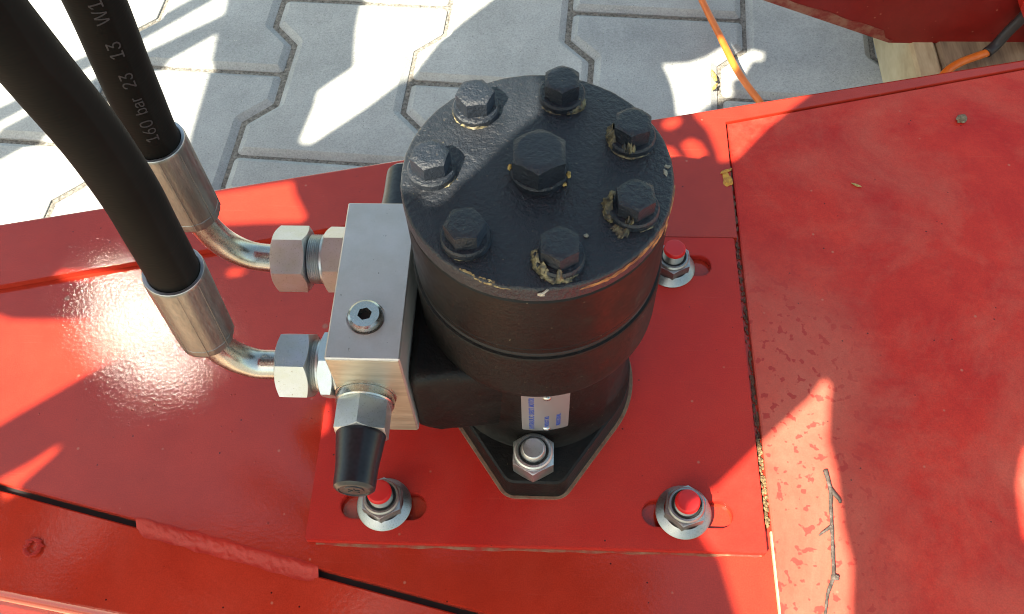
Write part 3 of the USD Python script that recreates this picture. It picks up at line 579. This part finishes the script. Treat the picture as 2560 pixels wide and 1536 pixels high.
for y, ro, al, ao in ((N1Y, .62, 10.6, 3.2), (N2Y, .18, 6.4, 1.2)):
    p = part(vb, 'adapter', xf(hexnut(26.5, al, rot=ro).translate((0, 0, ao)), frame((-1, 0, 0)), (bx0, y, NZ)), ZINC, smooth=28)
    part(p, 'seal_face', xf(lathe([(12.2, -.2), (12.2, ao + .2), (8, ao + .3)], 48), frame((-1, 0, 0)), (bx0, y, NZ)), ZINC_BRIGHT, smooth=30)
    th = [(11.6, ao + al - .1), (11.6, ao + al + 1.2)] + [q for k in range(7) for q in ((11.4, ao + al + 1.4 + k * .9), (10.6, ao + al + 1.85 + k * .9))]
    part(p, 'thread', xf(lathe(th, 48), frame((-1, 0, 0)), (bx0, y, NZ)), ZINC, smooth=30)
# ---------------------------------------------------------------- hoses
def hose(label, ny, nutx, nutl, nutrot, elbow, f0, f1, path, text=None):
    f0, f1 = np.array(f0, float), np.array(f1, float); d = (f1 - f0) / np.linalg.norm(f1 - f0)
    t = thing('hydraulic_hose', label, 'hydraulic hose', tuple(f0))
    n = hexnut(26.5, nutl, rot=nutrot)
    part(t, 'union_nut', xf(n, frame((-1, 0, 0)), (nutx, ny, NZ)), ZINC, smooth=28)
    E = catmull(elbow + [f0, f0 + d * 4], 10); E = E[:-1]
    part(t, 'elbow_pipe', tube(E, 6.4, 36), PIPE, smooth=True)
    Fr = frame(d); Lf = np.linalg.norm(f1 - f0)
    fr = lathe([(6.6, -.4), (11.0, -.2), (11.9, .6), (12.2, 1.6), (12.3, 5.0), (12.1, 5.2), (12.3, 5.5), (12.5, Lf - 1.4), (12.4, Lf - .4), (12.1, Lf)], 8 * 12)
    v, f = fr; a = np.arctan2(v[:, 1], v[:, 0]); z = v[:, 2]                 # eight crimped flats
    k = (z > 5.4) & (z < Lf - 1.5)
    rr = np.hypot(v[:, 0], v[:, 1]); am = (a + math.pi / 8) % (math.pi / 4) - math.pi / 8
    s = np.where(rr > 9, 1 - .016 * np.cos(am * 8) ** 6, 1); v[:, 0] *= s; v[:, 1] *= s
    v[:, :2] *= .915
    fp = part(t, 'ferrule', xf((v, f), Fr, f0), FERR, smooth=30)
    ribs = [xf(rbox(10.95, 11.46, -.18, .22, 1.5, Lf - 1.5, .08), Fr @ rotz(q * math.pi / 4 + .3), f0) for q in range(8)]
    part(fp, 'crimp_mark', join(*ribs), FERR)
    part(fp, 'ferrule_rim', xf(lathe([(11.1, Lf - .05), (10.95, Lf + .25), (9.8, Lf + .2), (9.4, Lf - 2)], 64), Fr, f0), FERR_RIM)
    P = catmull([f1 - d * 14, f1 - d * 2, f1 + d * 6] + path, 14)
    part(t, 'rubber_hose', tube(P, 9.5, 64), RUBBER, smooth=True)
    if text:
        T, N, B = frames(P); S = np.r_[0, np.cumsum(np.linalg.norm(np.diff(P, axis=0), axis=1))]
        camp = np.array(C) * 1000
        for s0, string, hgt, off in text:
            m = meshkit.text_mesh(string, hgt, .12, False); v, f = arr(m); v, f = trimesh.remesh.subdivide_to_size(v, f, .9, max_iter=12); v[:, 1] -= hgt / 2
            ss = s0 + v[:, 0]; Pi = np.stack([np.interp(ss, S, P[:, c]) for c in range(3)], 1)
            Ti = np.stack([np.interp(ss, S, T[:, c]) for c in range(3)], 1); Ti /= np.linalg.norm(Ti, axis=1, keepdims=True)
            w = np.array([.54, -.84, .1]); w = w[None] - Ti * (Ti @ w)[:, None]; w /= np.linalg.norm(w, axis=1, keepdims=True)
            side = np.cross(w, Ti)                                           # top of the letters
            ang = (v[:, 1] + off) / 9.5; rad = 9.45 + v[:, 2]
            q = Pi + rad[:, None] * (np.cos(ang)[:, None] * w + np.sin(ang)[:, None] * side)
            part(t, 'hose_print', (q, f), HOSE_TXT, smooth=False)
    return t
hose('nearer black rubber hydraulic hose, its bent pipe entering the front port of the steel block', N2Y, -94.8, 14.2, .0,
     [(-102, N2Y, NZ), (-112.2, N2Y, NZ), (-120.0, N2Y, 85.6), (-127.4, N2Y, 91.0), (-132.0, N2Y, 99.5)], (-134.0, N2Y, 110.5), (-131.6, N2Y, 158.5),
     [(-130.6, N2Y, 185), (-130.0, N2Y, 205), (-131.3, N2Y, 231), (-134.7, N2Y, 254.8), (-138.6, N2Y, 282), (-150, -30, 330), (-178, -14, 385), (-225, 12, 440), (-290, 50, 485)])
hose('black rubber hydraulic hose with pressure print, feeding the rear port of the steel block', N1Y, -104.6, 15.6, .52,
     [(-112, N1Y, NZ), (-122.0, N1Y, NZ + .2), (-132.0, N1Y, 87.4), (-140.0, N1Y, 94.5), (-145.0, N1Y, 105)], (-147.6, N1Y, 119.5), (-148.2, N1Y, 166.0),
     [(-147.2, N1Y, 188), (-146.0, N1Y, 206), (-143.7, N1Y, 235), (-143.4, N1Y, 262), (-146, 20, 300), (-162, 28, 350), (-195, 48, 405), (-245, 80, 450), (-310, 120, 490)],
     [(23, '160', 4.6, .8), (38, 'bar', 4.2, .8), (51, '23', 4.5, .8), (65, '13', 4.6, .8), (80, 'W1AT', 4.5, .8)])

# ---------------------------------------------------------------- things behind the deck
cab = thing('orange_cable', 'orange power cable with a dark sleeve running over the paving and under the deck', 'cable', (180, 350, ZG))
part(cab, 'sheath', tube(catmull([(90, 690, -150), (118, 570, -155), (142.2, 477.9, -160), (155.6, 429.1, -160), (166.8, 388.1, -160), (181.4, 354, -160), (205, 315, -165), (250, 280, -150), (290, 300, -112), (317.8, 333.4, -103), (354.9, 355.3, -105)], 12), 3.1, 20), ORANGE, smooth=True)
part(cab, 'dark_sleeve', tube(catmull([(352, 353.6, -105), (360, 360, -102), (366, 364, -92), (371.5, 365.5, -80), (374, 366, -66), (378, 367, -40), (390, 368, 0), (420, 380, 120)], 8), 4.2, 20), CABLE_B, smooth=True)
imp = thing('red_implement', 'dark red steel side panel of a second machine standing behind the deck', 'implement', (420, 380, -115))
Pp = [(282.8, -114.5), (470, -114.5), (760, -114.5), (760, 420), (-250, 420), (-250, 60)]
k_ = (426.0 - 374.6)
def vplate(pts, y0, y1):
    m = Manifold.extrude(CrossSection([np.array(pts, float)]), y1 - y0); v, f = arr(m)     # x, z, depth
    return np.c_[v[:, 0], y1 - v[:, 2], v[:, 1]], f
# diagonal lower edge: through the corner at (282.8, -114.5) rising to the left
pl = [(283.7, -116.8), (760, -116.8), (760, 70), (-170, 70), (-170, 59.8)]
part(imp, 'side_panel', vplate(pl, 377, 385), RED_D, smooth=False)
e0, e1 = np.array([283.7, -116.8]), np.array([-170, 59.8]); dd = (e1 - e0) / np.linalg.norm(e1 - e0); nn = np.array([-dd[1], dd[0]]); nn = nn if nn[1] > 0 else -nn
rag = [e0 + dd * t + nn * (8.0 + 1.6 * (meshkit.noise(np.array([t * .06, 3, 1.]), 4) - .5) * 2 if t > 12 else 3.0) for t in np.linspace(0, 480, 70)]
part(imp, 'worn_lower_edge', vplate([e0 + dd * 1, *[tuple(q) for q in rag], e0 + dd * 480], 376.4, 377.2), RED_E, smooth=False)
part(imp, 'upright_bar', vplate([(364.5, -67.3), (381, -92), (470, -150), (470, 75), (350, 75)], 362, 372), RED_P, smooth=False)
beam = thing('timber_beam', 'weathered brown timber beam lying under the red implement', 'timber', (330, 390, ZG))
part(beam, 'timber', rbox(321.0, 620, 250, 560, ZG, -115, 2), WOOD, smooth=False)
single('timber_offcut', rbox(299.4, 320.2, 255, 540, ZG, -116, 2.5), WOOD_L, 'narrow pale wooden batten against the left side of the brown timber beam', 'timber', smooth=False)
single('wooden_plank', rbox(-480, -60, -240, -124, -70, -42, 2), WOOD_S, 'pale sunlit wooden plank below the front edge of the red deck', 'plank', smooth=False)

# ---------------------------------------------------------------- small things lying about
tw = thing('twig', 'thin brown forked twig lying on the red cover sheet', 'twig', (140, -80, 5))
tp = catmull([(140.8, -47.5, 6.6), (142.0, -57.3, 6.3), (141.0, -66, 6.2), (140.4, -73.3, 6.3), (139.0, -87.1, 6.3), (137.6, -98.6, 6.4), (134.0, -107, 6.2), (131.6, -116.1, 6.1), (127, -130, 6.0)], 8)
rr_ = np.interp(np.arange(len(tp)), [0, 14, 30, 42, len(tp) - 1], [1.1, .85, .78, .95, .4]) * (1 + .25 * (meshkit.noise(np.c_[np.arange(len(tp)) * .8, np.zeros(len(tp)), np.zeros(len(tp))], 2) - .5))
part(tw, 'stem', tube(tp, rr_, 12), TWIG, smooth=True)
part(tw, 'side_shoot', tube(catmull([(141.8, -56.5, 6.4), (143.6, -59.5, 6.6), (145.6, -62.2, 6.3), (145.7, -63.8, 6.2)], 6), np.linspace(1.1, .7, 19), 10), TWIG, smooth=True)
part(tw, 'side_shoot', tube(catmull([(140.0, -75.4, 6.4), (137.4, -77.2, 6.4), (135.2, -78.6, 6.0), (133.9, -79.8, 6.1)], 6), np.linspace(.9, .5, 19), 10), TWIG, smooth=True)
part(tw, 'bud', lump((138.6, -99.6, 6.6), (1.7, 1.5, 1.2), 3, 2, .3), TWIG, smooth=True)
single('dry_husk', join(lump((150.0, 398, ZG + 3), (1.9, 7.5, 1.8), 1, 2, .5, rotz(.25)), lump((150.0, 385, ZG + 2.5), (1.5, 4.6, 1.4), 2, 2, .4, rotz(-.5))), HUSK, 'dry brown plant husk lying on the sunlit paving beside the orange cable', 'husk', smooth=40)
single('pebble', lump((253.7, 181.2, 6.4), (3.2, 2.4, 1.6), 5, 2, .6, rotz(.6)), STONE, 'small brown pebble on the upper right of the red cover sheet', 'pebble', smooth=30)
single('wood_chip', lump((183.1, 129.3, 5.6), (2.6, .8, .5), 6, 2, .4, rotz(-.5)), HUSK, 'tiny brown wood chip on the red cover sheet right of the motor', 'chip', smooth=30)
single('dry_leaf', join(lump((108.6, 131.5, 6.4), (2.6, 4.6, .7), 7, 2, .5, rotz(.1)), lump((108.2, 137.8, 6.6), (3.4, 1.0, .6), 8, 2, .5, rotz(.5))), LEAF, 'crumpled yellow leaf scrap caught at the left edge of the cover sheet', 'leaf', smooth=30)
single('seed_crumb', lump((70.2, 96.6, 6.6), (1.2, .9, .8), 9, 2, .5), HUSK, 'tiny orange crumb on the deck behind the rear right mounting bolt', 'crumb', smooth=30)

# ---------------------------------------------------------------- added unseen shade sheet overhead, its openings cut to place the sunlit patches
LIT = [('g', [[-383, 443], [-327, 498], [-318, 510], [-316, 498], [-315, 477], [-374, 429], [-428, 382], [-487, 327], [-507, 308], [-510, 316], [-473, 350], [-432, 398]]),
('g', [[-354, 414], [-316, 450], [-314, 413], [-315, 329], [-313, 274], [-318, 224], [-446, 202], [-482, 201], [-506, 267], [-475, 292], [-446, 318]]),
('g', [[-354, 496], [-392, 459], [-433, 421], [-445, 412], [-484, 364], [-496, 354], [-526, 326], [-601, 539], [-334, 514]]),
('g', [[-182, 523], [-184, 456], [-180, 407], [-209, 376], [-210, 358], [-217, 317], [-212, 314], [-206, 315], [-160, 361], [-119, 408], [-102, 443], [-83, 468], [-35, 524]]),
('g', [[101, 414], [128, 416], [145, 423], [167, 441], [172, 430], [188, 434], [198, 430], [196, 419], [186, 419], [180, 408], [175, 398], [166, 395], [164, 378], [147, 368], [120, 343], [112, 357], [105, 382]]),
('d', [[-304, 34], [-298, 32], [-292, 30], [-274, 30], [-234, 31], [-228, 34], [-220, 35], [-211, 32], [-204, 30], [-213, 20], [-223, 11], [-271, -27], [-277, -32], [-281, -35]]),
('d', [[-270, -64], [-268, -62], [-255, -53], [-245, -44], [-243, -43], [-243, -45], [-244, -47], [-251, -56], [-257, -64], [-264, -72], [-267, -74]]),
('d', [[-195, 118], [-193, 109], [-190, 101], [-185, 95], [-163, 97], [-136, 98], [-135, 103], [-144, 119], [-147, 128], [-195, 118]]),
('d', [[-268, 63], [-232, 62], [-227, 58], [-247, 56], [-259, 56], [-273, 57]]),
('d', [[-179, 66], [-166, 65], [-170, 61], [-177, 60]]),
('d', [[-110, -17], [-106, -16], [-104, -26], [-105, -33], [-109, -34]]),
('d', [[93, 190], [113, 195], [139, 202], [169, 205], [162, 198], [152, 189], [136, 174], [118, 152], [114, 148], [106, 146], [105, 155], [101, 171], [94, 182]]),
('d', [[74, 178], [83, 183], [86, 180], [83, 174], [77, 171], [74, 173]]),
('d', [[84, 160], [91, 165], [96, 162], [100, 153], [94, 147], [88, 149]]),
('d', [[74, 161], [78, 155], [82, 143], [79, 142]]),
('r', [[146, 1], [148, 2], [150, -2], [148, -9], [144, -32], [146, -47], [145, -76], [147, -93], [143, -115], [140, -136], [94, -137], [90, -117], [85, -94], [78, -82], [80, -62], [89, -57], [110, -36], [139, -9]]),
('r', [[240, -33], [236, -41], [231, -54], [229, -70], [228, -80], [237, -82], [249, -32]]),
('d', [[-270, -63], [-264, -64], [-254, -67], [-260, -70], [-267, -71]]),
('c', [[-6, 56], [1, 44], [1, 37], [0, 29], [-8, 21], [-14, 13], [-21, 3], [-23, 1], [-30, -7], [-32, -12], [-37, -16], [-40, -17], [-44, -11], [-52, -9], [-59, 12], [-44, 47], [-20, 58]])]
LIT.append(('k', [[-300, -100], [-228, -112], [-196, -125], [-196, -150], [-300, -150]]))
ZS = 600.0; LEVEL = {'g': ZG, 'd': 2.0, 'r': 5.0, 'c': H, 'k': -42.0}
def up(P, z): k = (ZS - z) / SD[2]; return [(x + SD[0] * k, y + SD[1] * k) for x, y in P]
shade = unary_union([Polygon(up([(-330, -160), (330, -160), (345, 330), (-330, 260)], 2)), Polygon(up([(-620, 150), (480, 150), (520, 560), (-640, 560)], ZG))]).convex_hull
holes = unary_union([Polygon(up(P, LEVEL[k])).buffer(0) for k, P in LIT])
sh = shade.difference(holes)
gobo = thing('overhead_gobo', 'red sheet steel guard added out of view above the deck, its openings cut to shape the light', 'gobo', (-300, -300, ZS))
for g in (sh.geoms if hasattr(sh, 'geoms') else [sh]):
    if g.area > 20: part(gobo, 'gobo_sheet', slab(g, ZS, ZS + 3), RED_D, smooth=False)
# added unseen reflector, aimed to throw a glint of sun onto the deck
P0 = np.array([-215.0, 28, 2]); vv = np.array(C) * 1000 - P0; vv /= np.linalg.norm(vv)
rr2 = np.array([-vv[0], -vv[1], vv[2]]); Q = P0 + 640 * rr2; nq = SD - rr2; nq /= np.linalg.norm(nq)
single('added_glint_reflector', xf(rbox(-24, 24, -60, 60, -3, 0, .3), frame(nq), Q), MIRROR, 'added unseen polished reflector behind the deck, aimed to throw a sun glint onto it', 'steel sheet', smooth=False)
